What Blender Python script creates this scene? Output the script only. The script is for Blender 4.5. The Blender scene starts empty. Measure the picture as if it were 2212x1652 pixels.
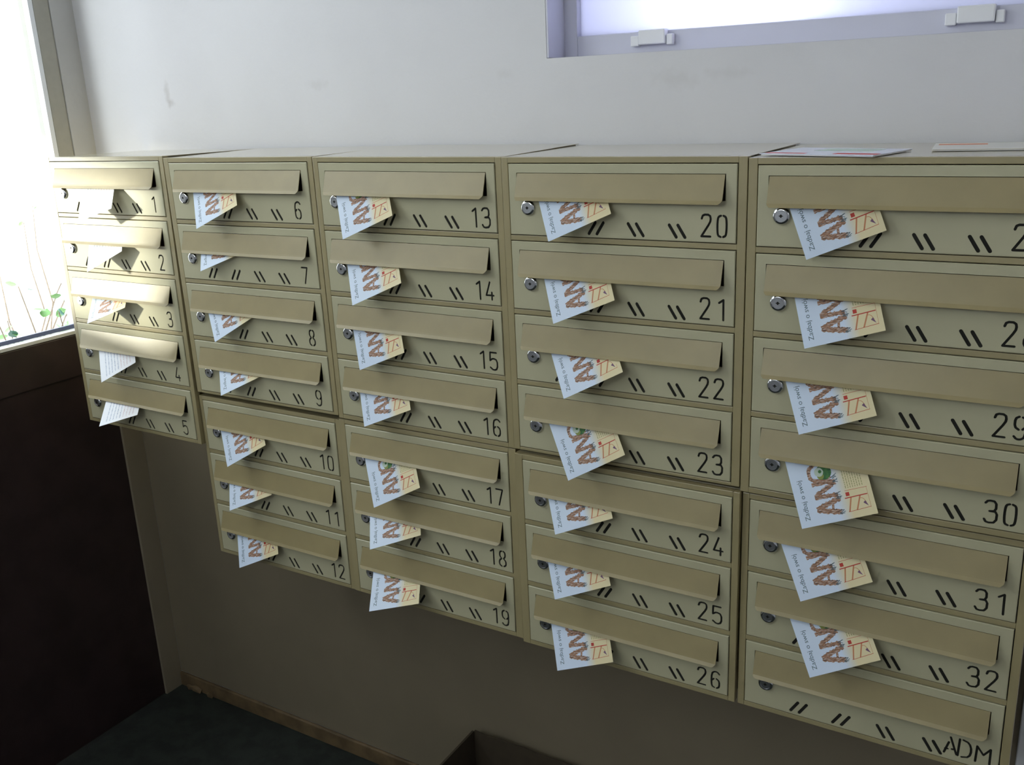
import bpy, bmesh, math, random
from mathutils import Matrix, Vector
from mathutils.geometry import delaunay_2d_cdt
random.seed(7)
SC = bpy.context.scene
COL = SC.collection
DATA = {"cam": [1.95967, -1.28233, 0.10859], "R": [[0.853275, 0.519686, -0.042993], [0.116779, -0.27079, -0.955529], [-0.508217, 0.810308, -0.291746]], "f": 2076.55, "h": 0.10734, "gv": 0.01044, "cabs": [{"o": [0.17884, 0.00459, 0.00179], "m": [[0.999834, 0.017257, -0.00588], [-0.017171, 0.999748, 0.014432], [0.006128, -0.014328, 0.999879]]}, {"o": [0.5725, -0.00242, 0.00043], "m": [[0.999986, -0.000691, -0.005235], [0.000689, 1.0, -0.000244], [0.005235, 0.000241, 0.999986]]}, {"o": [0.56727, 0.00426, -0.48705], "m": [[0.999921, -0.012264, 0.002907], [0.012265, 0.999925, -0.000318], [-0.002903, 0.000354, 0.999996]]}, {"o": [0.96164, -0.00395, 0.00023], "m": [[0.99996, -0.008431, 0.002919], [0.008453, 0.999936, -0.007519], [-0.002856, 0.007544, 0.999967]]}, {"o": [0.95759, 0.00246, -0.48253], "m": [[0.999992, -0.002839, -0.002757], [0.00286, 0.999968, 0.007467], [0.002735, -0.007475, 0.999968]]}, {"o": [1.34833, -0.00255, -0.00055], "m": [[0.999963, -0.008513, -0.000815], [0.008513, 0.999964, 0.000179], [0.000813, -0.000186, 1.0]]}, {"o": [1.35335, -0.00548, -0.48481], "m": [[0.999954, -0.009529, 0.001439], [0.009541, 0.999916, -0.008755], [-0.001356, 0.008768, 0.999961]]}, {"o": [1.73725, -0.00133, -0.0019], "m": [[0.999997, -0.000956, -0.002342], [0.000958, 0.999999, 0.000842], [0.002342, -0.000845, 0.999997]]}, {"o": [1.73803, 0.00442, -0.48611], "m": [[0.99998, 0.00411, -0.004704], [-0.004087, 0.99998, 0.004843], [0.004724, -0.004823, 0.999977]]}]}
FLY = {1:[0.1364, -0.0455, -0.1195, 0.327, -0.5434, -0.0438],2:[0.1386, -0.0425, -0.1064, 0.5455, -0.6128, -0.0623],3:[0.1195, -0.0517, -0.0997, 0.4855, -0.755, -0.0215],4:[0.1253, -0.0452, -0.1147, 0.5599, -0.5443, 0.0085],5:[0.1098, -0.0578, -0.0966, 0.4468, -0.8381, -0.0028],6:[0.104, -0.0422, -0.1181, 0.4911, -0.5087, -0.0283],7:[0.0858, -0.0316, -0.0839, 0.4539, -0.654, -0.0026],8:[0.105, -0.0372, -0.104, 0.6127, -0.5247, 0.0074],9:[0.1042, -0.0405, -0.0954, 0.5461, -0.6554, -0.0033],10:[0.0991, -0.0442, -0.1168, 0.607, -0.5395, -0.0287],11:[0.0908, -0.0465, -0.0972, 0.5176, -0.7124, -0.0041],12:[0.0949, -0.0451, -0.1113, 0.4992, -0.5845, -0.0238],13:[0.0775, -0.0422, -0.123, 0.4507, -0.4748, -0.0168],14:[0.0855, -0.0433, -0.1188, 0.4764, -0.5252, -0.0451],15:[0.0777, -0.0291, -0.1217, 0.424, -0.3631, -0.0741],16:[0.0783, -0.0344, -0.1098, 0.445, -0.478, -0.0429],17:[0.0979, -0.0507, -0.1309, 0.5426, -0.5238, -0.034],18:[0.0858, -0.0584, -0.0966, 0.4886, -0.8412, 0.0045],19:[0.0778, -0.0672, -0.1053, 0.3985, -0.8431, -0.0203],20:[0.085, -0.034, -0.1106, 0.4551, -0.4536, -0.0204],21:[0.0903, -0.0364, -0.1174, 0.4407, -0.4559, -0.0444],22:[0.1071, -0.0388, -0.1163, 0.5499, -0.5025, -0.0677],23:[0.1112, -0.0417, -0.1338, 0.5632, -0.4253, -0.0357],24:[0.0769, -0.0345, -0.1053, 0.4546, -0.5077, -0.0372],25:[0.0722, -0.0352, -0.1082, 0.4584, -0.5018, -0.0471],26:[0.0773, -0.0446, -0.1211, 0.4084, -0.5233, -0.0406],27:[0.0723, -0.0164, -0.1198, 0.4099, -0.1854, -0.0354],28:[0.078, -0.028, -0.1191, 0.3324, -0.3444, -0.0407],29:[0.0766, -0.0318, -0.122, 0.3946, -0.3766, -0.0393],30:[0.0887, -0.0384, -0.14, 0.4091, -0.3762, -0.0477],31:[0.0897, -0.0375, -0.1263, 0.4887, -0.4081, -0.0171],32:[0.1088, -0.0377, -0.1269, 0.5189, -0.4273, -0.0536]}
# ------------------------------------------------------------------ camera
R = DATA['R']
cam = bpy.data.cameras.new('camera')
cam.sensor_width = 36.0
cam.lens = DATA['f'] * 36.0 / 2212.0
cam.clip_start = 0.02
co = bpy.data.objects.new('camera', cam)
COL.objects.link(co)
M = Matrix.Identity(4)
for i in range(3):
    M[i][0] = R[0][i]; M[i][1] = -R[1][i]; M[i][2] = -R[2][i]; M[i][3] = DATA['cam'][i]
co.matrix_world = M
SC.camera = co
# ------------------------------------------------------------------ world, sun, daylight
W = bpy.data.worlds.new('sky'); SC.world = W
W.use_nodes = True
bg = W.node_tree.nodes['Background']
bg.inputs[0].default_value = (0.93, 0.97, 1.0, 1)
bg.inputs[1].default_value = 4.5
sun = bpy.data.lights.new('sun', 'SUN'); sun.energy = 5.2; sun.angle = math.radians(2.2); sun.color = (1.0, 0.93, 0.76)
so = bpy.data.objects.new('sun', sun); COL.objects.link(so)
so.rotation_euler = Vector((0.86, 0.48, -0.09)).to_track_quat('-Z', 'Y').to_euler()
def portal(name, loc, size, direction):
    l = bpy.data.lights.new(name, 'AREA'); l.shape = 'RECTANGLE'; l.size, l.size_y = size
    l.cycles.is_portal = True
    o = bpy.data.objects.new(name, l); COL.objects.link(o); o.location = loc
    o.rotation_euler = Vector(direction).to_track_quat('-Z', 'Z').to_euler()
portal('left_window_portal', (-0.36, -0.10, 0.30), (0.62, 1.5), (1, 0, 0))
portal('side_window_portal', (-0.36, -1.375, 0.80), (1.75, 1.16), (1, 0, 0))
portal('rear_fill_portal', (0.8, -3.25, 0.9), (1.3, 0.8), (0, 1, 0))
SC.view_settings.view_transform = 'Standard'
SC.view_settings.look = 'None'
SC.view_settings.gamma = 1.0
SC.view_settings.use_curve_mapping = False
SC.view_settings.exposure = 0.6
SC.cycles.use_denoising = True
SC.cycles.max_bounces = 10
SC.cycles.diffuse_bounces = 6
SC.cycles.sample_clamp_indirect = 6.0
SC.cycles.caustics_reflective = False
SC.cycles.caustics_refractive = False
# ------------------------------------------------------------------ materials
def mat(name, col, rough=0.5, metal=0.0, noise=0.0, scale=60.0, bump=0.0, bscale=None, spec=0.5, coat=0.0, col2=None):
    m = bpy.data.materials.new(name); m.use_nodes = True
    nt = m.node_tree; b = nt.nodes['Principled BSDF']
    b.inputs['Base Color'].default_value = (*col, 1)
    b.inputs['Roughness'].default_value = rough
    b.inputs['Metallic'].default_value = metal
    b.inputs['Specular IOR Level'].default_value = spec
    b.inputs['Coat Weight'].default_value = coat; b.inputs['Coat Roughness'].default_value = 0.22
    tc = nt.nodes.new('ShaderNodeTexCoord')
    if noise or col2:
        n = nt.nodes.new('ShaderNodeTexNoise'); n.inputs['Scale'].default_value = scale; n.inputs['Detail'].default_value = 5
        nt.links.new(tc.outputs['Object'], n.inputs['Vector'])
        mx = nt.nodes.new('ShaderNodeMix'); mx.data_type = 'RGBA'
        mx.inputs[6].default_value = (*col, 1)
        c2 = col2 or tuple(c * (1 - noise) for c in col)
        mx.inputs[7].default_value = (*c2, 1)
        r = nt.nodes.new('ShaderNodeMapRange'); r.inputs[1].default_value = 0.4; r.inputs[2].default_value = 0.62
        nt.links.new(n.outputs[0], r.inputs[0]); nt.links.new(r.outputs[0], mx.inputs[0])
        nt.links.new(mx.outputs[2], b.inputs['Base Color'])
    if bump:
        n2 = nt.nodes.new('ShaderNodeTexNoise'); n2.inputs['Scale'].default_value = bscale or scale; n2.inputs['Detail'].default_value = 4
        nt.links.new(tc.outputs['Object'], n2.inputs['Vector'])
        bp = nt.nodes.new('ShaderNodeBump'); bp.inputs['Strength'].default_value = bump; bp.inputs['Distance'].default_value = 0.002
        nt.links.new(n2.outputs[0], bp.inputs['Height']); nt.links.new(bp.outputs[0], b.inputs['Normal'])
    return m
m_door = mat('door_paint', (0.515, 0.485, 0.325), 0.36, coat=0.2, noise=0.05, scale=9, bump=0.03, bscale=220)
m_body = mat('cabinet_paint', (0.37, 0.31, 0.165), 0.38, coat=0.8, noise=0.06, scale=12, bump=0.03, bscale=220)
m_top = mat('cabinet_top_sheen', (0.42, 0.37, 0.24), 0.22, noise=0.05, scale=12, coat=1.0, spec=0.8)  # cabinet paint lightened and glossed to carry the grazing sheen of the tops
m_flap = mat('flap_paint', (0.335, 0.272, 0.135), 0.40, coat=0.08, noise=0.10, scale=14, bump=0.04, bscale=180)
m_black = mat('dark_cutout', (0.012, 0.011, 0.008), 0.9)
m_chrome = mat('chrome', (0.70, 0.71, 0.74), 0.12, 1.0)
m_lockface = mat('brushed_lock_face', (0.62, 0.63, 0.66), 0.3, 1.0)
m_wall = mat('plaster', (0.70, 0.695, 0.735), 0.75, noise=0.035, scale=5, bump=0.25, bscale=90)
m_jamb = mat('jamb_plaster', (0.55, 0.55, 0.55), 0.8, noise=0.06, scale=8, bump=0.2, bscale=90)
m_ceil = mat('ceiling_paint', (0.75, 0.75, 0.74), 0.9)
m_floor = mat('dark_green_floor', (0.022, 0.028, 0.023), 0.85, noise=0.45, scale=26, bump=0.4, bscale=300)
m_brown = mat('dark_brown_wood', (0.040, 0.024, 0.024), 0.45, noise=0.3, scale=10, bump=0.1)
m_frame = mat('window_post_paint', (0.40, 0.39, 0.34), 0.5, noise=0.05)
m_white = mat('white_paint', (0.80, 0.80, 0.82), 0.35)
m_bead = mat('aluminium_bead', (0.85, 0.87, 0.9), 0.35, 0.2)
m_gasket = mat('blue_grey_gasket', (0.09, 0.11, 0.20), 0.5)
m_skirt = mat('skirting_brown', (0.20, 0.135, 0.07), 0.6, noise=0.35, scale=20, bump=0.2)
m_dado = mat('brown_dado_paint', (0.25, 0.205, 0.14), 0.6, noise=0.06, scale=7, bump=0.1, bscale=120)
m_dado2 = mat('tan_corner_paint', (0.33, 0.28, 0.20), 0.6, noise=0.06, scale=7)
m_lilac = mat('lilac_window_paint', (0.60, 0.60, 0.70), 0.4)
m_card = mat('cardboard', (0.060, 0.044, 0.026), 0.85, noise=0.15, scale=30)
m_pave = mat('pale_paving', (0.6, 0.6, 0.55), 0.9, noise=0.1, scale=2)
m_green = mat('leaf_green', (0.08, 0.21, 0.045), 0.5, noise=0.4, scale=20)
m_dgreen = mat('leaf_blue_green', (0.035, 0.10, 0.085), 0.5, noise=0.3, scale=20)
m_twig = mat('twig_bark', (0.16, 0.12, 0.09), 0.8, noise=0.3)
m_red = mat('map_red', (0.50, 0.035, 0.02), 0.6)
m_redl = mat('map_pale_red', (0.55, 0.22, 0.10), 0.6)
m_olive = mat('olive_print', (0.33, 0.33, 0.13), 0.6)
m_ink = mat('slogan_ink', (0.07, 0.12, 0.15), 0.6)
m_purple = mat('purple_print', (0.17, 0.08, 0.16), 0.6)
m_gball = mat('green_print', (0.015, 0.12, 0.03), 0.55, scale=220, col2=(0.05, 0.20, 0.03))
m_gwhite = mat('pale_green_print', (0.50, 0.60, 0.50), 0.6)
m_glime = mat('lime_print', (0.22, 0.27, 0.05), 0.6)
m_pblue = mat('faint_blue_print', (0.30, 0.37, 0.52), 0.6)
m_ppink = mat('faint_pink_print', (0.58, 0.44, 0.47), 0.6)
m_mag = mat('glossy_magazine', (0.75, 0.79, 0.95), 0.15)
m_pale = mat('pale_magazine', (0.70, 0.68, 0.60), 0.3)
m_orange = mat('orange_strip', (0.75, 0.25, 0.12), 0.4)

def paper_mat(name, left, right, a0, a1):
    m = bpy.data.materials.new(name); m.use_nodes = True; nt = m.node_tree; b = nt.nodes['Principled BSDF']
    tc = nt.nodes.new('ShaderNodeTexCoord'); sx = nt.nodes.new('ShaderNodeSeparateXYZ')
    r = nt.nodes.new('ShaderNodeMapRange'); r.inputs[1].default_value = a0; r.inputs[2].default_value = a1
    mx = nt.nodes.new('ShaderNodeMix'); mx.data_type = 'RGBA'
    mx.inputs[6].default_value = (*left, 1); mx.inputs[7].default_value = (*right, 1)
    nt.links.new(tc.outputs['Object'], sx.inputs[0]); nt.links.new(sx.outputs[0], r.inputs[0])
    nt.links.new(r.outputs[0], mx.inputs[0]); nt.links.new(mx.outputs[2], b.inputs['Base Color'])
    b.inputs['Roughness'].default_value = 0.45
    return m
m_paper = paper_mat('leaflet_paper', (0.62, 0.72, 0.88), (0.74, 0.64, 0.38), 0.056, 0.074)
m_paperb = paper_mat('leaflet_back_paper', (0.80, 0.83, 0.90), (0.80, 0.80, 0.84), 0.03, 0.08)

def crayon():
    m = bpy.data.materials.new('brown_crayon_print'); m.use_nodes = True; nt = m.node_tree; b = nt.nodes['Principled BSDF']
    tc = nt.nodes.new('ShaderNodeTexCoord'); mp = nt.nodes.new('ShaderNodeMapping')
    mp.inputs['Rotation'].default_value = (0, 0, 0.5); mp.inputs['Scale'].default_value = (150, 900, 1)
    n = nt.nodes.new('ShaderNodeTexNoise'); n.inputs['Scale'].default_value = 1.0; n.inputs['Detail'].default_value = 3
    cr = nt.nodes.new('ShaderNodeValToRGB')
    e = cr.color_ramp.elements; e[0].position = 0.40; e[0].color = (0.10, 0.065, 0.05, 1); e[1].position = 0.64; e[1].color = (0.55, 0.50, 0.48, 1)
    x = e.new(0.46); x.color = (0.31, 0.14, 0.075, 1); x = e.new(0.55); x.color = (0.38, 0.21, 0.13, 1)
    nt.links.new(tc.outputs['Object'], mp.inputs[0]); nt.links.new(mp.outputs[0], n.inputs['Vector'])
    nt.links.new(n.outputs[0], cr.inputs[0]); nt.links.new(cr.outputs[0], b.inputs['Base Color'])
    b.inputs['Roughness'].default_value = 0.6
    return m
m_crayon = crayon()

# wall plaster with a few scuffs that belong to the wall
def scuffed(m, spots):
    nt = m.node_tree; b = nt.nodes['Principled BSDF']
    src = b.inputs['Base Color'].links[0].from_socket
    g = nt.nodes.new('ShaderNodeNewGeometry')
    nz = nt.nodes.new('ShaderNodeTexNoise'); nz.inputs['Scale'].default_value = 60; nt.links.new(g.outputs['Position'], nz.inputs['Vector'])
    for (x, z, sx, sz, k) in spots:
        mp = nt.nodes.new('ShaderNodeMapping'); mp.vector_type = 'POINT'
        mp.inputs['Scale'].default_value = (1 / sx, 0.0, 1 / sz); mp.inputs['Location'].default_value = (-x / sx, 0, -z / sz)
        ln = nt.nodes.new('ShaderNodeVectorMath'); ln.operation = 'LENGTH'
        nt.links.new(g.outputs['Position'], mp.inputs[0]); nt.links.new(mp.outputs[0], ln.inputs[0])
        ad = nt.nodes.new('ShaderNodeMath'); ad.operation = 'MULTIPLY_ADD'; ad.inputs[1].default_value = 1.6
        nt.links.new(nz.outputs[0], ad.inputs[0]); nt.links.new(ln.outputs['Value'], ad.inputs[2])
        r = nt.nodes.new('ShaderNodeMapRange'); r.inputs[1].default_value = 1.0; r.inputs[2].default_value = 1.9
        r.inputs[3].default_value = k; r.inputs[4].default_value = 0.0
        nt.links.new(ad.outputs[0], r.inputs[0])
        mx = nt.nodes.new('ShaderNodeMix'); mx.data_type = 'RGBA'; mx.inputs[7].default_value = (0.33, 0.30, 0.28, 1)
        nt.links.new(r.outputs[0], mx.inputs[0]); nt.links.new(src, mx.inputs[6]); src = mx.outputs[2]
    nt.links.new(src, b.inputs['Base Color'])
scuffed(m_wall, [(0.09, 0.130, 0.010, 0.030, 0.28), (0.10, 0.112, 0.014, 0.010, 0.28), (0.55, 0.135, 0.03, 0.012, 0.12),
                 (1.33, 0.112, 0.045, 0.02, 0.12), (1.42, 0.118, 0.05, 0.01, 0.10), (1.0, 0.135, 0.02, 0.01, 0.08)])
def pane_mat():
    m = bpy.data.materials.new('frosted_pane'); m.use_nodes = True; nt = m.node_tree
    nt.nodes.remove(nt.nodes['Principled BSDF']); out = nt.nodes['Material Output']
    t = nt.nodes.new('ShaderNodeBsdfTranslucent'); t.inputs[0].default_value = (0.36, 0.37, 0.44, 1)
    d = nt.nodes.new('ShaderNodeBsdfPrincipled'); d.inputs['Base Color'].default_value = (0.7, 0.7, 0.78, 1); d.inputs['Roughness'].default_value = 0.4
    mx = nt.nodes.new('ShaderNodeMixShader'); mx.inputs[0].default_value = 0.35
    nt.links.new(t.outputs[0], mx.inputs[1]); nt.links.new(d.outputs[0], mx.inputs[2]); nt.links.new(mx.outputs[0], out.inputs[0])
    return m
m_frost = pane_mat()
def glass_mat():
    m = bpy.data.materials.new('window_glass'); m.use_nodes = True; nt = m.node_tree
    nt.nodes.remove(nt.nodes['Principled BSDF']); out = nt.nodes['Material Output']
    t = nt.nodes.new('ShaderNodeBsdfTransparent'); t.inputs[0].default_value = (0.96, 0.98, 0.97, 1)
    g = nt.nodes.new('ShaderNodeBsdfGlossy'); g.inputs['Roughness'].default_value = 0.02
    mx = nt.nodes.new('ShaderNodeMixShader'); mx.inputs[0].default_value = 0.06
    nt.links.new(t.outputs[0], mx.inputs[1]); nt.links.new(g.outputs[0], mx.inputs[2]); nt.links.new(mx.outputs[0], out.inputs[0])
    return m
m_glass = glass_mat()

# ------------------------------------------------------------------ helpers
def add_box(bm, x0, x1, y0, y1, z0, z1, mi=0):
    v = [bm.verts.new(p) for p in ((x0,y0,z0),(x1,y0,z0),(x1,y1,z0),(x0,y1,z0),(x0,y0,z1),(x1,y0,z1),(x1,y1,z1),(x0,y1,z1))]
    for f in ((0,3,2,1),(4,5,6,7),(0,1,5,4),(1,2,6,5),(2,3,7,6),(3,0,4,7)):
        fc = bm.faces.new([v[i] for i in f]); fc.material_index = mi
def mesh_of(name, bm, mats, smooth=False):
    me = bpy.data.meshes.new(name)
    bm.normal_update(); bm.to_mesh(me); bm.free()
    for m in (mats if isinstance(mats, (list, tuple)) else [mats]): me.materials.append(m)
    if smooth:
        for p in me.polygons: p.use_smooth = True
    return me
def obj(name, me, parent=None, loc=None, **props):
    o = bpy.data.objects.new(name, me); COL.objects.link(o)
    if parent: o.parent = parent
    if loc is not None: o.location = loc
    for k, v in props.items(): o[k] = v
    return o
def boxes(name, lst, m, parent=None, bevel=0.0, **props):
    bm = bmesh.new()
    for b in lst: add_box(bm, *b)
    o = obj(name, mesh_of(name, bm, m), parent, **props)
    if bevel:
        md = o.modifiers.new('bevel', 'BEVEL'); md.width = bevel; md.segments = 2; md.limit_method = 'ANGLE'
    return o
def struct(name, lst, m, parent=None, bevel=0.0):
    o = boxes(name, lst, m, parent, bevel)
    if parent is None: o['kind'] = 'structure'
    return o
def empty(name, loc=(0,0,0), **props):
    o = bpy.data.objects.new(name, None); COL.objects.link(o); o.location = loc; o.empty_display_size = 0.05
    for k, v in props.items(): o[k] = v
    return o

# ------------------------------------------------------------------ room shell
XL, YB, ZF, ZC = -0.20, 0.27, -1.52, 1.45
XR, YF = 3.6, -3.1
WLY1T = 0.2105
WX0, WX1, WZ0, WZ1 = 1.088, 2.40, 0.157, 0.75
struct('floor', [(XL-0.15, XR+0.1, YF-0.1, YB+0.1, ZF-0.1, ZF)], m_floor)
def frame_boxes(x0, x1, y0, y1, z0, z1, hx0, hx1, hz0, hz1):
    return [(x0, hx0, y0, y1, z0, z1), (hx1, x1, y0, y1, z0, z1), (hx0, hx1, y0, y1, z0, hz0), (hx0, hx1, y0, y1, hz1, z1)]
struct('ceiling', [(XL-0.15, XR+0.1, YF-0.1, YB+0.2, ZC, ZC+0.1)], m_ceil)
def frame_boxes_h(x0, x1, y0, y1, z0, z1, t):
    return [(x0, x0+t, y0, y1, z0, z1), (x1-t, x1, y0, y1, z0, z1), (x0+t, x1-t, y0, y0+t, z0, z1), (x0+t, x1-t, y1-t, y1, z0, z1)]
struct('wall_back', frame_boxes(XL-0.15, XR, YB, YB+0.2, ZF, ZC, WX0, WX1, WZ0, WZ1), m_wall)
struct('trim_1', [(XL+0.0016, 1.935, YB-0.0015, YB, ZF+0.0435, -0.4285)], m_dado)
struct('trim_3', [(XL-0.07, XL+0.0015, 0.2085, YB-0.002, ZF, -0.4285)], m_dado2)
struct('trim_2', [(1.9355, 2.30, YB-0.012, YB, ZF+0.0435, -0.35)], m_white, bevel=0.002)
struct('wall_right', [(XR, XR+0.1, YF, YB+0.1, ZF, ZC)], m_wall)
struct('wall_front', frame_boxes(XL, XR, YF-0.12, YF, ZF, ZC, 0.15, 1.45, 0.5, 1.3), m_wall)
# left wall: short plastered return beside the corner, then the window from y=.21 to -.40, solid wall beyond
WLY0, WLY1, WLZ0, WLZ1 = -0.40, 0.21, -0.425, 1.05
W3Y0, W3Y1, W3Z0, W3Z1 = -2.25, -0.50, 0.22, 1.38
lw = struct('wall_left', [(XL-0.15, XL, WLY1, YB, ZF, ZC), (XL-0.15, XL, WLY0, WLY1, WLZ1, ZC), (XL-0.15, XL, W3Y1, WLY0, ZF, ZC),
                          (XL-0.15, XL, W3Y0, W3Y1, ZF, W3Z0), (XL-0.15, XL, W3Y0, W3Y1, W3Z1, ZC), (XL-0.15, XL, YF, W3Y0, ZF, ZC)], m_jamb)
w1 = empty('window_1', (XL, 0.0, WLZ0), kind='structure')
def w1b(name, lst, m, bevel=0.001):
    bm = bmesh.new()
    for (x0, x1, y0, y1, z0, z1) in lst: add_box(bm, x0-XL, x1-XL, y0, y1, z0-WLZ0, z1-WLZ0)
    o = obj(name, mesh_of(name, bm, m), w1)
    if bevel:
        md = o.modifiers.new('bevel', 'BEVEL'); md.width = bevel; md.segments = 2; md.limit_method = 'ANGLE'
    return o
w1b('post', [(-0.26, -0.203, 0.170, 0.2095, -0.43, WLZ1)], m_frame)
w1b('post', [(-0.26, -0.203, -0.40, -0.33, -0.43, WLZ1)], m_frame)
w1b('head', [(-0.26, -0.203, WLY0, WLY1, WLZ1-0.05, WLZ1)], m_frame)
w1b('glazing_bead', [(-0.225, -0.204, 0.158, 0.170, -0.415, WLZ1-0.05)], m_bead)
w1b('glazing_bead', [(-0.225, -0.200, -0.33, 0.170, -0.428, -0.419)], m_bead)
w1b('gasket', [(-0.232, -0.2255, -0.33, 0.170, -0.419, -0.409)], m_gasket, 0)
w1b('pane', [(-0.235, -0.231, -0.33, 0.170, -0.425, WLZ1-0.05)], m_glass, 0)
w1b('bottom_rail', [(-0.26, -0.200, WLY0, 0.2080, -0.535, -0.4285)], m_brown, 0.003)
w1b('lower_panel', [(-0.24, -0.206, WLY0, 0.2080, ZF+0.002, -0.5352)], m_brown, 0)
# upper window in the mailbox wall, set back 6 cm
w2 = empty('window_2', (WX0, 0.33, WZ0), kind='structure')
def w2b(name, lst, m, bevel=0.0015):
    bm = bmesh.new()
    for (x0, x1, y0, y1, z0, z1) in lst: add_box(bm, x0-WX0, x1-WX0, y0-0.33, y1-0.33, z0-WZ0, z1-WZ0)
    o = obj(name, mesh_of(name, bm, m), w2)
    if bevel:
        md = o.modifiers.new('bevel', 'BEVEL'); md.width = bevel; md.segments = 2; md.limit_method = 'ANGLE'
    return o
w2b('reveal_lining', [(WX0+0.0005, WX0+0.004, 0.2705, 0.33, WZ0+0.001, WZ1-0.001)], m_lilac, 0)
w2b('sash_rail', [(WX0+0.030, WX1, 0.33, 0.365, WZ0+0.001, WZ0+0.0355)], m_lilac)
w2b('sash_stile', [(WX0+0.004, WX0+0.030, 0.33, 0.365, WZ0+0.001, WZ1)], m_lilac)
w2b('pane', [(WX0+0.030, WX1, 0.345, 0.350, WZ0+0.0355, WZ1)], m_frost, 0)
for x0, x1 in ((1.2265, 1.303), (1.725, 1.803)):
    b = w2b('hinge_bracket', [(x0+0.016, x1-0.012, 0.314, 0.3299, WZ0+0.014, WZ0+0.0375)], m_white, 0.002)
    bm = bmesh.new()
    for a, c in ((x0, x0+0.015), (x1-0.011, x1)):
        add_box(bm, a-WX0, c-WX0, -0.012, -0.0001, 0.012, 0.029)
    ob = obj('bracket_clip', mesh_of('bracket_clip', bm, m_white), b)
    md = ob.modifiers.new('bevel', 'BEVEL'); md.width = 0.0015; md.segments = 2
# added light behind the frosted pane, giving the bright glow in its corner
lamp = bpy.data.lights.new('pane_glow_light', 'POINT'); lamp.energy = 16.0; lamp.shadow_soft_size = 0.05; lamp.color = (0.95, 0.97, 1.0)
lo = obj('pane_glow_light', lamp, loc=(1.40, 0.47, 0.27))
# high side window further along the left wall
w3 = empty('window_3', (XL-0.08, W3Y0, W3Z0), kind='structure')
yy, zz = W3Y1-W3Y0, W3Z1-W3Z0
boxes('frame', [(-0.02, 0.02, 0, 0.05, 0, zz), (-0.02, 0.02, yy-0.05, yy, 0, zz), (-0.02, 0.02, 0.05, yy-0.05, 0, 0.05), (-0.02, 0.02, 0.05, yy-0.05, zz-0.05, zz), (-0.02, 0.02, yy/2-0.025, yy/2+0.025, 0.05, zz-0.05)], m_frame, w3)
boxes('pane', [(-0.003, 0.003, 0.05, yy/2-0.025, 0.05, zz-0.05)], m_glass, w3)
boxes('pane', [(-0.003, 0.003, yy/2+0.025, yy-0.05, 0.05, zz-0.05)], m_glass, w3)
w4 = empty('fill_window', (0.15, YF-0.06, 0.5), kind='structure')  # unseen rear window, added for frontal fill light on the doors
boxes('frame', [(0, 1.3, -0.03, 0.03, 0, 0.05), (0, 1.3, -0.03, 0.03, 0.75, 0.8), (0, 0.05, -0.03, 0.03, 0.05, 0.75), (1.25, 1.3, -0.03, 0.03, 0.05, 0.75)], m_frame, w4)
boxes('pane', [(0.05, 1.25, -0.003, 0.003, 0.05, 0.75)], m_glass, w4)
# skirting along the mailbox wall
sk = struct('baseboard_back', [(XL+0.0016, XR, YB-0.010, YB, ZF, ZF+0.043)], m_skirt, bevel=0.003)
bm = bmesh.new()
for (x, s) in ((-0.13, 0.016), (-0.155, 0.011), (-0.075, 0.010)):
    r = bmesh.ops.create_icosphere(bm, subdivisions=1, radius=s)
    for v in r['verts']:
        v.co = Vector((v.co.x*1.6 + x, v.co.y*0.6 + YB-0.012, v.co.z*0.8 + ZF + s*0.6 + random.uniform(-.003, .003)))
obj('crumbled_plaster', mesh_of('crumbled_plaster', bm, m_skirt), label='crumbs of broken skirting in the corner by the floor', category='debris', kind='stuff')

# ------------------------------------------------------------------ mailbox door construction
H, GV = DATA['h'], DATA['gv']
DW, DH = 360.0, H * 1000
def capsule(p, q, r, n=5):
    d = Vector((q[0]-p[0], q[1]-p[1])); a = math.atan2(d.y, d.x); pts = []
    for i in range(n+1):
        t = a - math.pi/2 + math.pi*i/n; pts.append((q[0]+r*math.cos(t), q[1]+r*math.sin(t)))
    for i in range(n+1):
        t = a + math.pi/2 + math.pi*i/n; pts.append((p[0]+r*math.cos(t), p[1]+r*math.sin(t)))
    return pts
def smooth(pts, it=2):
    for _ in range(it):
        o = [pts[0]]
        for a, b in zip(pts, pts[1:]):
            o += [(a[0]*.75+b[0]*.25, a[1]*.75+b[1]*.25), (a[0]*.25+b[0]*.75, a[1]*.25+b[1]*.75)]
        o.append(pts[-1]); pts = o
    return pts
def mir(s): return [[(15.5-x, y) for x, y in p] for p in s]
def rot(s): return [[(15.5-x, 30-y) for x, y in p] for p in s]
_l0 = [smooth([(6, 29.6), (2.2, 28), (1.2, 21), (1.2, 9), (2.2, 2), (6, .4)], 1)]
_l8 = [smooth([(6, 29.6), (2.6, 28), (2.0, 20), (5.6, 15.8)], 1), smooth([(5.4, 15), (1.0, 11), (1.2, 3), (5.6, .4)], 1)]
_6 = [smooth([(14, 26.5), (11, 30), (6, 30), (1.6, 26), (1.2, 8), (2.6, 2), (6, .8)], 1), [(1.5, 13), (5, 16.6)], smooth([(9.5, 17.2), (14.2, 14), (14.2, 3), (10, .2)], 1)]
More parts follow.
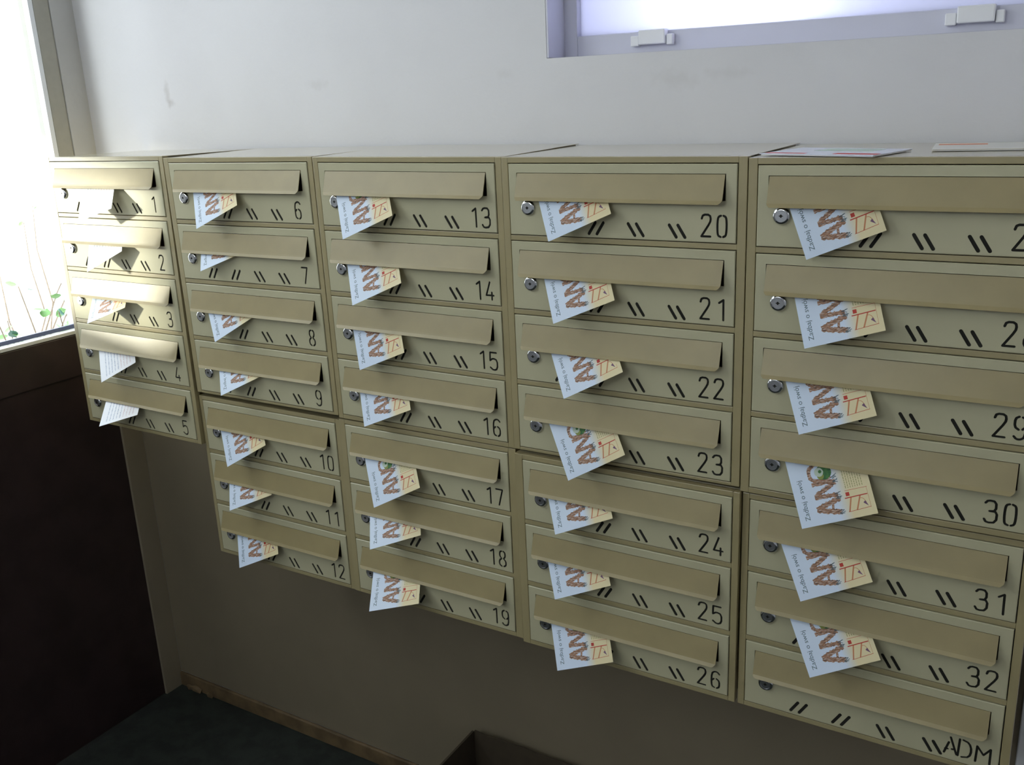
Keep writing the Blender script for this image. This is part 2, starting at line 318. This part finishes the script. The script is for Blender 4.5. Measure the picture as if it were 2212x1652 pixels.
G = {'0': _l0 + mir(_l0), '1': [[(5.5, 25), (12, 29.6), (12.3, .4)]],
     '2': [smooth([(1.2, 25), (3, 30.5), (13, 30.5), (14.6, 23), (11, 16)], 1) + [(1, .4), (14, .4)]],
     '3': [smooth([(1, 26.5), (4, 30.6), (13.5, 30), (13.8, 17), (6.5, 15.8)], 1), smooth([(6.5, 15.8), (15.5, 16), (15, 1), (4, -.8), (1, 4)], 1)],
     '4': [[(8.5, 29.6), (1.2, 8), (15.2, 8)], [(11.8, 13), (11.8, 1)]],
     '5': [[(14, 29.4), (2, 29.4), (1.6, 15.5)], smooth([(1.6, 15.5), (7, 19.5), (15.4, 17), (15.4, 2), (8, -1.2), (1.8, 3.5)], 1)],
     '6': _6, '7': [[(1, 29.4), (14, 29.4), (6.5, .4)]], '8': _l8 + mir(_l8), '9': rot(_6)}
ADM = [[(296, -79), (290.5, -97.5)], [(291.6, -91), (295, -90.4)], [(300.4, -89.4), (303.5, -89)], [(297.8, -70.5), (306.8, -96.5)],
       [(309.6, -69.5), (308.3, -97)], smooth([(314, -69.6), (322, -72), (325.5, -83), (323, -95), (313.5, -97.6)], 1),
       [(331, -98), (332, -73), (340.6, -84.8), (349, -73), (349, -97.5)]]
def strokes_for(n):
    if n == 33: return ADM
    s = str(n); out = []
    xs = [309.6, 332.4] if len(s) == 2 else [320.0]
    for ch, x in zip(s, xs):
        for p in G[ch]: out.append([(x + a, -99.4 + b) for a, b in p])
    return out
SLX0, SLX1, SLZ0, SLZ1 = 14.0, 344.5, -13.2, -50.0
VENTS = []
for cx, sg in ((84.5, 1), (147.6, 1), (211.0, -1), (274.6, -1)):
    for off in (-6.5, 6.5):
        VENTS.append(((cx+off-sg*5.3, -101.6), (cx+off+sg*5.3, -84.8)))
def build_door(n):
    B = 0.9
    verts, faces = [], []
    def poly(pts):
        i0 = len(verts); verts.extend(Vector(p) for p in pts); faces.append(list(range(i0, i0+len(pts))))
        return len(faces)-1
    poly([(B, -B), (B, -DH+B), (DW-B, -DH+B), (DW-B, -B)])
    slot = poly([(SLX0, SLZ0), (SLX0, SLZ1), (SLX1, SLZ1), (SLX1, SLZ0)])
    vid = {}
    for i, (p, q) in enumerate(VENTS): vid[poly(capsule(p, q, 2.35))] = i
    did = set()
    rad = 1.6
    for st in strokes_for(n):
        for a, b in zip(st, st[1:]): did.add(poly(capsule(a, b, rad, 4)))
    V, E, F, ov, oe, of = delaunay_2d_cdt(verts, [], faces, 1, 1e-4)
    bm = bmesh.new(); vv = [bm.verts.new((v.x*.001, 0, v.y*.001)) for v in V]
    num = bmesh.new(); nv = {}
    vb = [bmesh.new() for _ in VENTS]
    def sub(b2, cache, f, y):
        ids = []
        for i in f:
            if i not in cache: cache[i] = b2.verts.new((V[i].x*.001, y, V[i].y*.001))
            ids.append(cache[i])
        b2.faces.new(ids)
    vc = [dict() for _ in VENTS]
    for f, o in zip(F, of):
        o = set(o)
        f = list(f)
        # orient towards -y
        a, b, c = (V[i] for i in f[:3])
        if (b-a).cross(c-a) < 0: f.reverse()
        if slot in o: continue
        if o & did: sub(num, nv, f, 0.0011); continue
        k = [vid[i] for i in o if i in vid]
        if k: sub(vb[k[0]], vc[k[0]], f, 0.0011); continue
        if 0 in o:
            try: bm.faces.new([vv[i] for i in f])
            except ValueError: pass
    for v in [v for v in bm.verts if not v.link_faces]: bm.verts.remove(v)
    be = [e for e in bm.edges if e.is_boundary]
    def outer(e):
        return all(abs(v.co.x-B*.001) < 1e-5 or abs(v.co.x-(DW-B)*.001) < 1e-5 or abs(v.co.z+B*.001) < 1e-5 or abs(v.co.z+(DH-B)*.001) < 1e-5 for v in e.verts)
    eo = [e for e in be if outer(e)]; ei = [e for e in be if not outer(e)]
    r = bmesh.ops.extrude_edge_only(bm, edges=ei)
    for v in [g for g in r['geom'] if isinstance(g, bmesh.types.BMVert)]: v.co.y += 0.0013
    cx, cz = DW*.0005, -DH*.0005
    r = bmesh.ops.extrude_edge_only(bm, edges=eo)
    for v in [g for g in r['geom'] if isinstance(g, bmesh.types.BMVert)]:
        v.co.x += B*.001*(1 if v.co.x > cx else -1); v.co.z += B*.001*(1 if v.co.z > cz else -1); v.co.y += 0.0008
    e2 = [g for g in r['geom'] if isinstance(g, bmesh.types.BMEdge)]
    r = bmesh.ops.extrude_edge_only(bm, edges=e2)
    for v in [g for g in r['geom'] if isinstance(g, bmesh.types.BMVert)]: v.co.y += 0.010
    bmesh.ops.recalc_face_normals(bm, faces=bm.faces)
    return mesh_of('door', bm, m_door), mesh_of('number', num, m_black), [mesh_of('vent_slot', b, m_black) for b in vb]
# flap: hinged plate leaning out, with flared lip and clipped corners
def flap_mesh():
    bm = bmesh.new()
    L, Rr = 15.2, 343.2
    prof = [(0.2, -14.0, 0, 0), (-9.8, -45.5, 0, 0), (-10.9, -48.6, 0, 0), (-12.6, -51.2, 1.2, 2.0), (-14.2, -53.6, 4.0, 5.0)]
    rows = []
    for (y, z, cl, crr) in prof:
        rows.append([bm.verts.new(((L+cl)*.001, y*.001, z*.001)), bm.verts.new(((Rr-crr)*.001, y*.001, z*.001))])
    back = []
    for (y, z, cl, crr) in prof:
        back.append([bm.verts.new(((L+cl)*.001, (y+1.1)*.001, (z-.1)*.001)), bm.verts.new(((Rr-crr)*.001, (y+1.1)*.001, (z-.1)*.001))])
    for i in range(len(prof)-1):
        bm.faces.new([rows[i][0], rows[i+1][0], rows[i+1][1], rows[i][1]])
        bm.faces.new([back[i][0], back[i][1], back[i+1][1], back[i+1][0]])
        bm.faces.new([rows[i][0], back[i][0], back[i+1][0], rows[i+1][0]])
        bm.faces.new([rows[i][1], rows[i+1][1], back[i+1][1], back[i][1]])
    bm.faces.new([rows[0][0], rows[0][1], back[0][1], back[0][0]])
    bm.faces.new([rows[-1][1], rows[-1][0], back[-1][0], back[-1][1]])
    bmesh.ops.recalc_face_normals(bm, faces=bm.faces)
    return mesh_of('flap', bm, m_flap)
FLAP = flap_mesh()
def lock_mesh():
    bm = bmesh.new()
    prof = [(12.2, 0.0, 1), (12.1, -1.5, 1), (11.5, -2.8, 1), (10.5, -3.8, 1), (9.3, -4.5, 1), (8.0, -4.75, 1), (7.6, -4.75, 0), (7.3, -4.35, 0), (7.0, -4.35, 0), (6.8, -4.6, 0), (0.0, -4.6, 0)]
    N = 28; rings = []
    for (r, y, k) in prof:
        if r == 0: rings.append([bm.verts.new((0, y*.001, 0))]); continue
        rings.append([bm.verts.new((r*.001*math.cos(2*math.pi*i/N), y*.001, r*.001*math.sin(2*math.pi*i/N))) for i in range(N)])
    for kk, (a, b) in enumerate(zip(rings, rings[1:])):
        for i in range(N):
            j = (i+1) % N
            if len(b) == 1: f = bm.faces.new([a[i], a[j], b[0]])
            else: f = bm.faces.new([a[i], a[j], b[j], b[i]])
            f.smooth = kk < 5; f.material_index = 0 if kk < 5 else 2
    bmesh.ops.recalc_face_normals(bm, faces=bm.faces)
    kh = [(-3.6, 0), (-1.3, -.9), (-.9, -2.2), (.9, -2.2), (1.3, -.9), (3.6, 0), (1.3, .9), (.9, 2.2), (-.9, 2.2), (-1.3, .9)]
    f = bm.faces.new([bm.verts.new((x*.001, -0.00466, z*.001)) for x, z in kh]); f.material_index = 1
    return mesh_of('lock', bm, [m_chrome, m_black, m_lockface])
LOCK = lock_mesh()

# ------------------------------------------------------------------ cabinets
CABS = [list(range(1, 6)), [6,7,8,9], [10,11,12], [13,14,15,16], [17,18,19], [20,21,22,23], [24,25,26], [27,28,29,30], [31,32,33]]
LAB = ['cream metal mailbox cabinet with doors 1 to 5, nearest the bright window',
       'upper cream mailbox cabinet with doors 6 to 9 in the second column',
       'lower cream mailbox cabinet with doors 10 to 12, ending lowest on the left',
       'upper cream mailbox cabinet with doors 13 to 16 in the middle column',
       'lower cream mailbox cabinet with doors 17 to 19 in the middle column',
       'upper cream mailbox cabinet with doors 20 to 23 above a dark gap',
       'lower cream mailbox cabinet with doors 24 to 26',
       'upper cream mailbox cabinet with doors 27 to 30 under the magazines at right',
       'lower cream mailbox cabinet with doors 31, 32 and ADM at bottom right']
DOORM = {}
SIDES = [(.0125, .0115), (.013, .0108), (.0093, .0132), (.0108, .0114), (.0132, .0145), (.0114, .0125), (.0145, .0103), (.0125, .0115), (.0103, .0115)]
def cab_matrix(i):
    c = DATA['cabs'][i]; m = Matrix.Identity(4)
    for a in range(3):
        for b in range(3): m[a][b] = c['m'][a][b]
        m[a][3] = c['o'][a]
    return m
for ci, nums in enumerate(CABS):
    cab = empty('mailbox_cabinet', label=LAB[ci], category='mailbox', group='wall mounted mailbox cabinets')
    cab.matrix_world = cab_matrix(ci)
    n = len(nums); hh = n*H + (n-1)*GV
    g, rail = 0.0013, 0.0085
    sl, sr = SIDES[ci]
    botr = (0.008, 0.005, 0.008, 0.0082, 0.008, 0.005, 0.008, 0.0085, 0.008)[ci]
    a0, a1 = -0.18-g, 0.18+g                     # inner edges of the side posts
    x0, x1 = a0-sl, a1+sr
    zt, zb = g+rail, -hh-g-botr
    yf, yb = 0.0012, YB - DATA['cabs'][ci]['o'][1] - 0.0085
    ym = yf + 0.014                              # front frame, then the slightly narrower casing behind it
    i0, i1 = a0-0.0045, a1+0.0045
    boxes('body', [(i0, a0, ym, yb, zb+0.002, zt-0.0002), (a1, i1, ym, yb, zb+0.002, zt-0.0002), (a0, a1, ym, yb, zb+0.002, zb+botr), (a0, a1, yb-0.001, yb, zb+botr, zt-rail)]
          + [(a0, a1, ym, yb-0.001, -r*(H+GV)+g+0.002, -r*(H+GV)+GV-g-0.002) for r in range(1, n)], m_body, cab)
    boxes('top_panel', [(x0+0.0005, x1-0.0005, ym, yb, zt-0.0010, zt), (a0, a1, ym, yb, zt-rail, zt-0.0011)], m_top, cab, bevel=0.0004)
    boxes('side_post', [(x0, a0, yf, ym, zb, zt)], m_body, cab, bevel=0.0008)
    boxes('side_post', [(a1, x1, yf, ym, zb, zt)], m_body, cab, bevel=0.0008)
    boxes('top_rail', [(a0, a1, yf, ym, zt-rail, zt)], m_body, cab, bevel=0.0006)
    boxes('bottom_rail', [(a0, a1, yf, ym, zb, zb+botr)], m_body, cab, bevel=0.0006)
    for r in range(1, n):
        z = -r*(H+GV)
        boxes('middle_rail', [(a0, a1, yf+0.0004, ym, z+g, z+GV-g)], m_body, cab, bevel=0.0006)
    for r, num in enumerate(nums):
        dm, nm, vm = build_door(num)
        d = obj('door', dm, cab, (-0.18, 0, -r*(H+GV)), label='door marked ADM' if num == 33 else 'door numbered %d' % num)
        obj('number', nm, d, label='cut out letters ADM' if num == 33 else 'cut out number %d' % num)
        for v in vm: obj('vent_slot', v, d)
        obj('flap', FLAP, d)
        obj('lock', LOCK, d, (0.0333, 0, -0.0655))
        DOORM[num] = cab_matrix(ci) @ Matrix.Translation((-0.18, 0, -r*(H+GV)))

# ------------------------------------------------------------------ leaflets
def sheet_mesh(m, w=0.105, l=0.148, t=0.0003):
    bm = bmesh.new(); N, K = 60, 8
    g = [[[bm.verts.new((w*i/K, l*j/N, zz)) for j in range(N+1)] for i in range(K+1)] for zz in (0, -t)]
    for i in range(K):
        for j in range(N):
            bm.faces.new([g[0][i][j], g[0][i+1][j], g[0][i+1][j+1], g[0][i][j+1]])
            bm.faces.new([g[1][i][j], g[1][i][j+1], g[1][i+1][j+1], g[1][i+1][j]])
    for i in range(K):
        for j in (0, N): bm.faces.new([g[0][i][j], g[1][i][j], g[1][i+1][j], g[0][i+1][j]])
    for j in range(N):
        for i in (0, K): bm.faces.new([g[0][i][j], g[0][i][j+1], g[1][i][j+1], g[1][i][j]])
    bmesh.ops.recalc_face_normals(bm, faces=bm.faces)
    return mesh_of('sheet', bm, m)
def ribbon(bm, pts, w, z, mi=0, jag=0.0):
    # flat stroke through pts (mm) with ragged ends and edges
    P = [Vector(p) for p in pts]; L = []; Rt = []
    Q = []
    for a, b in zip(P, P[1:]):
        k = max(2, int((b-a).length / 1.6)) if jag else 1
        for i in range(k): Q.append(a.lerp(b, i/k))
    Q.append(P[-1])
    for i, q in enumerate(Q):
        d = (Q[min(i+1, len(Q)-1)] - Q[max(i-1, 0)]).normalized(); nrm = Vector((-d.y, d.x))
        a = w/2 * (1 + random.uniform(-jag, jag)); b = w/2 * (1 + random.uniform(-jag, jag))
        L.append(bm.verts.new((*(q+nrm*a)*.001, z))); Rt.append(bm.verts.new((*(q-nrm*b)*.001, z)))
    for i in range(len(Q)-1):
        f = bm.faces.new([Rt[i], Rt[i+1], L[i+1], L[i]]); f.material_index = mi
def disc(bm, cx, cy, rx, ry, z, mi=0, n=20, jag=0.0):
    f = bm.faces.new([bm.verts.new(((cx+rx*(1+random.uniform(-jag, jag))*math.cos(2*math.pi*i/n))*.001, (cy+ry*(1+random.uniform(-jag, jag))*math.sin(2*math.pi*i/n))*.001, z)) for i in range(n)])
    f.material_index = mi
Z1 = 0.00006
def rd(pts): return [(-y, x) for x, y in pts]
bm = bmesh.new()   # headline letters, read up the card: x_read = card y, y_read = -card x
ribbon(bm, [(60, 11.5), (44, 15.5), (27, 20.5)], 7.0, Z1, 0, .28)
ribbon(bm, [(27, 21.5), (44, 26), (61, 30.5)], 7.0, Z1*1.3, 0, .28)
ribbon(bm, [(49, 16), (50, 26)], 4.0, Z1*1.6, 0, .25)
ribbon(bm, [(60, 36), (28, 37.5)], 6.0, Z1, 0, .28)
ribbon(bm, [(29, 39), (44, 46), (60, 53.5)], 6.0, Z1*1.3, 0, .28)
ribbon(bm, [(60.5, 55), (28, 55.5)], 5.6, Z1*1.6, 0, .28)
ribbon(bm, smooth([(56, 78), (46, 84), (30, 80), (27, 70), (30, 61), (44, 58.5), (56, 62)], 2), 5.2, Z1, 0, .22)
for a, b in ((11, 12), (31, 32), (36, 37), (54, 55), (60, 62), (77, 79)):
    for k in range(4):
        ribbon(bm, [(56+random.uniform(0, 2), a+random.uniform(-2, 3)), (63.5+random.uniform(-1, 1.5), b+random.uniform(-2.5, 3))], 0.8, Z1*2, 1)
HEAD = mesh_of('headline', bm, [m_crayon, m_ink])
bm = bmesh.new()
disc(bm, 48.5, 70, 10.5, 10.8, Z1*2.2, 0, jag=.04)
disc(bm, 43.0, 65, 4.5, 5, Z1*2.5, 2, 12, jag=.1)
disc(bm, 41.8, 71, 6.2, 6.4, Z1*2.8, 1, 16, jag=.05)
disc(bm, 43.5, 71.5, 2.4, 2.4, Z1*3.1, 0, 10)
BALL = mesh_of('fruit_picture', bm, [m_gball, m_gwhite, m_glime])
bm = bmesh.new()
ribbon(bm, [(67.5, 28.4), (98, 28.8)], 1.3, Z1*1.5, 0)
ribbon(bm, [(69.8, 33.4), (74.8, 33.4)], 5.2, Z1*1.5, 0)
ribbon(bm, [(75.8, 28.4), (69.5, 9.6)], 1.9, Z1, 1)
ribbon(bm, [(88, 28.4), (79.8, 10)], 1.9, Z1, 1)
ribbon(bm, [(68, 9.5), (99, 11)], 0.6, Z1*1.3, 0)
ribbon(bm, [(69.5, 38.5), (99.5, 38.2)], 0.5, Z1*1.3, 0)
ribbon(bm, [(98.6, 38), (98.6, 11)], 0.4, Z1*1.3, 1)
ribbon(bm, smooth([(86.5, 25), (91, 24.5), (94, 18)], 2), 0.7, Z1*1.6, 1)
f = bm.faces.new([bm.verts.new((x*.001, y*.001, Z1*2)) for x, y in ((90, 18), (93, 20.5), (96, 12.5))]); f.material_index = 2
for i in range(8):
    a = 72 + i*3.2; b = 41.5
    while b < 66:
        w = random.uniform(1.5, 4); ribbon(bm, [(a, b), (a, min(b+w, 66))], 1.0, Z1, 3); b += w + 0.9
MAP = mesh_of('map_print', bm, [m_red, m_redl, m_purple, m_olive])
bm = bmesh.new()
for i in range(9):
    a = 18 + i*9; b = 8
    while b < 95:
        w = random.uniform(0.8, 2.2); ribbon(bm, [(a+random.uniform(-.6, .6), b), (a+random.uniform(-.6, .6), b+w)], random.uniform(1.4, 3.2), Z1, 0 if i < 5 else 1); b += w + random.uniform(.8, 2.0)
BACKT = mesh_of('text_print', bm, [m_pblue, m_ppink])
cu = bpy.data.curves.new('slogan', 'FONT'); cu.body = 'Zadbaj o sw\u00f3j'; cu.size = 0.0096; cu.resolution_u = 3
to = bpy.data.objects.new('slogan', cu); COL.objects.link(to)
bpy.context.view_layer.update()
me = bpy.data.meshes.new_from_object(to.evaluated_get(bpy.context.evaluated_depsgraph_get()))
bpy.data.objects.remove(to)
xs = [v.co.x for v in me.vertices]; k = 0.0565 / (max(xs) - min(xs)); x0 = min(xs)
for v in me.vertices:
    x, y = (v.co.x - x0) * k, v.co.y
    v.co = Vector((0.0148 - y, 0.0088 + x, Z1))
me.materials.clear(); me.materials.append(m_ink); SLOGAN = me
SH, SHB = sheet_mesh(m_paper), sheet_mesh(m_paperb)
def bent(me, L):
    # the part of the card that is inside the box curls back: bend about a level line at z = -46 mm
    me = me.copy(); Li = L.inverted(); w = L.col[2].to_3d()
    hx = Vector((0, 0, 1)).cross(w).normalized(); up = w.cross(hx); RB = 0.018
    if up.z < 0: up = -up
    o = L.translation; sb = (-0.046 - o.z) / up.z
    a0 = math.atan2(up.z, Vector((up.x, up.y)).length); amax = a0 - math.radians(8)
    inward = Vector((up.x, up.y, 0)).normalized()
    for v in me.vertices:
        p = L @ v.co; r = p - o; s_ = r.dot(up); t_ = s_ - sb
        if t_ <= 0: continue
        h = r.dot(w); x_ = r.dot(hx)
        ang = min(t_ / RB, amax); rest = t_ - ang * RB
        def dirv(a): return inward * math.cos(a) + Vector((0, 0, 1)) * math.sin(a)
        q = dirv(a0) ; n0 = dirv(a0 - math.pi/2)
        pos = o + hx*x_ + up*sb + n0*RB - dirv(a0 - ang - math.pi/2)*RB + dirv(a0 - ang)*rest
        pos -= dirv(a0 - ang - math.pi/2) * h
        v.co = Li @ pos
    return me
ORD = ['top', 'second', 'third', 'fourth', 'fifth', 'sixth', 'lowest']
def where(n):
    c, r = (0, n-1) if n <= 5 else (1+(n-6)//7, (n-6) % 7)
    col = ['leftmost', 'second', 'middle', 'fourth', 'rightmost'][c]
    row = ORD[r]
    if c == 0 and r == 4: row = 'lowest'
    t = {7: 'barely showing triangular tip of leaflet', 23: 'far protruding leaflet with green ball print', 30: 'leaflet showing its whole green ball print',
         17: 'leaflet showing a green ball print', 3: 'sunlit leaflet with faint brown print', 1: 'sunlit washed out leaflet', 2: 'sunlit white leaflet',
         4: 'nearly blank white leaflet', 5: 'white leaflet pointing down left'}.get(n, 'white and yellow leaflet')
    return '%s, %s slot of %s column, door %d' % (t, row, col, n)
for n, p in FLY.items():
    phi, th, psi = p[3:6]
    u = Vector((math.cos(phi), 0, math.sin(phi))); v = Vector((-math.sin(phi), 0, math.cos(phi)))
    RR = Matrix.Rotation(psi, 3, 'Z') @ Matrix.Rotation(th, 3, 'X')
    u, v = RR @ u, RR @ v; w = u.cross(v)
    L = Matrix(((u.x, v.x, w.x, p[0]), (u.y, v.y, w.y, p[1]), (u.z, v.z, w.z, p[2]), (0, 0, 0, 1)))
    e = empty('leaflet', label=where(n), category='leaflet', group='leaflets pushed into the mailbox slots')
    if n in (2, 15, 22, 32):                     # keep the card clear of the lower edge of the slot
        L = Matrix.Translation((0, -0.0022, 0)) @ L
    e.matrix_world = DOORM[n] @ L
    if n in (1, 2, 4, 5):
        obj('sheet', bent(SHB, L), e); obj('text_print', bent(BACKT, L), e)
    else:
        obj('sheet', bent(SH, L), e); obj('slogan', bent(SLOGAN, L), e); obj('headline', bent(HEAD, L), e)
        obj('fruit_picture', bent(BALL, L), e); obj('map_print', bent(MAP, L), e)

# ------------------------------------------------------------------ papers on top of the last cabinet
ztop = DATA['cabs'][7]['o'][2] + 0.0013 + 0.0085 + 0.0008
mg = empty('magazine', (1.640, 0.062, ztop), label='glossy pale blue magazine with red edge strips lying on the right cabinet', category='magazine')
mg.rotation_euler = (0, 0, math.radians(-14))
boxes('cover', [(-0.080, 0.080, -0.056, 0.056, 0.0014, 0.0022)], m_mag, mg)
boxes('pages', [(-0.078, 0.079, -0.055, 0.055, 0.0, 0.0013)], m_white, mg)
boxes('printed_strip', [(0.02, 0.078, -0.045, -0.030, 0.0022, 0.0024), (-0.078, -0.02, -0.045, -0.036, 0.0022, 0.0024)], m_red, mg)
boxes('printed_photo', [(-0.03, 0.05, 0.0, 0.045, 0.0022, 0.0024)], m_gwhite, mg)
ml = empty('magazine', (1.835, 0.150, ztop), label='pale cream magazine with an orange strip lying further back on the right cabinet', category='magazine')
ml.rotation_euler = (0, 0, math.radians(6))
boxes('cover', [(-0.085, 0.085, -0.06, 0.06, 0.0014, 0.0022)], m_pale, ml)
boxes('pages', [(-0.083, 0.084, -0.059, 0.059, 0.0, 0.0013)], m_white, ml)
boxes('printed_strip', [(-0.08, -0.02, 0.02, 0.04, 0.0022, 0.0024)], m_orange, ml)

# ------------------------------------------------------------------ cardboard box on the floor
bx = empty('cardboard_box', (0.86, 0.24, ZF), label='open brown cardboard box on the floor under the mailboxes', category='box')
hb = 0.228; bw, bd, t = 0.46, 0.34, 0.005
def panel(name, pts, th):
    bm = bmesh.new(); A = [bm.verts.new(p) for p in pts]; Bv = [bm.verts.new(Vector(p)+Vector(th)) for p in pts]
    bm.faces.new(A); bm.faces.new(Bv[::-1])
    for i in range(len(pts)):
        j = (i+1) % len(pts); bm.faces.new([A[i], Bv[i], Bv[j], A[j]])
    bmesh.ops.recalc_face_normals(bm, faces=bm.faces)
    return obj(name, mesh_of(name, bm, m_card), bx)
top = [(0, hb)]; x = 0.0
pts = [(0, 0, 0.001), (bw, 0, 0.001)]
k = 14
for i in range(k+1):
    xx = bw*(1-i/k); pts.append((xx, 0, hb + (0 if i in (0, k) else random.uniform(-0.003, 0.002))))
panel('back_panel', pts, (0, t, 0))
panel('left_panel', [(0, 0, 0.001), (0, -bd, 0.001), (0, -bd, hb-0.01), (0, -bd*0.3, hb-0.002), (0, 0, hb)], (-t, 0, 0))
panel('right_panel', [(bw, 0, 0.001), (bw, -bd, 0.001), (bw, -bd, hb-0.01), (bw, 0, hb)], (t, 0, 0))
panel('front_panel', [(0, -bd, 0.001), (bw, -bd, 0.001), (bw, -bd, hb-0.01), (0, -bd, hb-0.01)], (0, -t, 0))
panel('bottom_panel', [(0, 0, 0.001), (bw, 0, 0.001), (bw, -bd, 0.001), (0, -bd, 0.001)], (0, 0, t))

# ------------------------------------------------------------------ outside
st = boxes('paved_yard', [(-14, XL-0.17, -6, 9, -1.75, -1.65)], m_pave); st['kind'] = 'structure'
sun_mask = boxes('sun_mask_wall', [(-1.66, -1.60, -2.1, -1.10, -1.65, 1.5), (-1.66, -1.60, -0.45, -0.38, -1.65, 1.5),
                        (-1.66, -1.60, -1.10, -0.45, -1.65, -0.172), (-1.66, -1.60, -1.10, -0.45, 0.172, 1.5)], m_wall); sun_mask['kind'] = 'structure'  # unseen wall added so its opening limits the sun to the first column
def leaf_mesh(s=1.0):
    bm = bmesh.new(); A = []
    out = [(0, 0), (.35, .3), (.42, .6), (.25, .85), (0, 1), (-.25, .85), (-.42, .6), (-.35, .3)]
    c = bm.verts.new((0, .025*s, -.002*s))
    A = [bm.verts.new((x*.045*s, y*.05*s, .004*s*abs(x))) for x, y in out]
    for i in range(len(A)): bm.faces.new([c, A[i], A[(i+1) % len(A)]])
    return bm
LG, LD = mesh_of('leaf', leaf_mesh(.95), m_green), mesh_of('leaf', leaf_mesh(.85), m_dgreen)
def shrub(name, x, y, z0, ztop, nb, nl, label, spread, seed):
    random.seed(seed)
    e = empty(name, (x, y, z0), label=label, category='shrub')
    bm = bmesh.new(); tips = []
    def seg(a, b, r):
        d = (b-a); L_ = d.length; q = d.to_track_quat('Z', 'Y').to_matrix().to_4x4(); q.translation = (a+b)/2
        bmesh.ops.create_cone(bm, segments=5, radius1=r, radius2=r*.6, depth=L_, matrix=q)
    for i in range(nb):
        a = Vector((0, 0, 0)); h = (ztop-z0)*random.uniform(.8, 1.0); ang = random.uniform(0, 6.28)
        for s in range(4):
            b = a + Vector((math.cos(ang)*spread/4*random.uniform(.4, 1.3), math.sin(ang)*spread/4*random.uniform(.4, 1.3), h/4))
            seg(a, b, .009 - s*.0018); 
            if s >= 3:
                for k in range(8):
                    tips.append((a.lerp(b, random.random()), ang))
            a = b; ang += random.uniform(-.6, .6)
    obj('stems', mesh_of('stems', bm, m_twig), e)
    for i in range(nl):
        p, ang = random.choice(tips)
        o = obj('leaf', LG if random.random() < .8 else LD, e, p + Vector((random.gauss(0, .04), random.gauss(0, .04), random.gauss(0, .03))))
        o.rotation_euler = (random.uniform(-.9, .9), random.uniform(-.9, .9), random.uniform(0, 6.28))
shrub('garden_shrub', -0.95, 0.63, -1.65, -0.46, 14, 170, 'sunlit green shrub just outside the window glass beside mailbox 3', .28, 3)
shrub('garden_shrub', -2.0, 1.05, -1.65, -0.66, 10, 90, 'low green shrub outside the window above the white bead', .5, 5)
shrub('bare_shrub', -3.4, 1.85, -1.65, -0.40, 14, 14, 'nearly bare twiggy shrub behind the green shrubs outside', .9, 8)
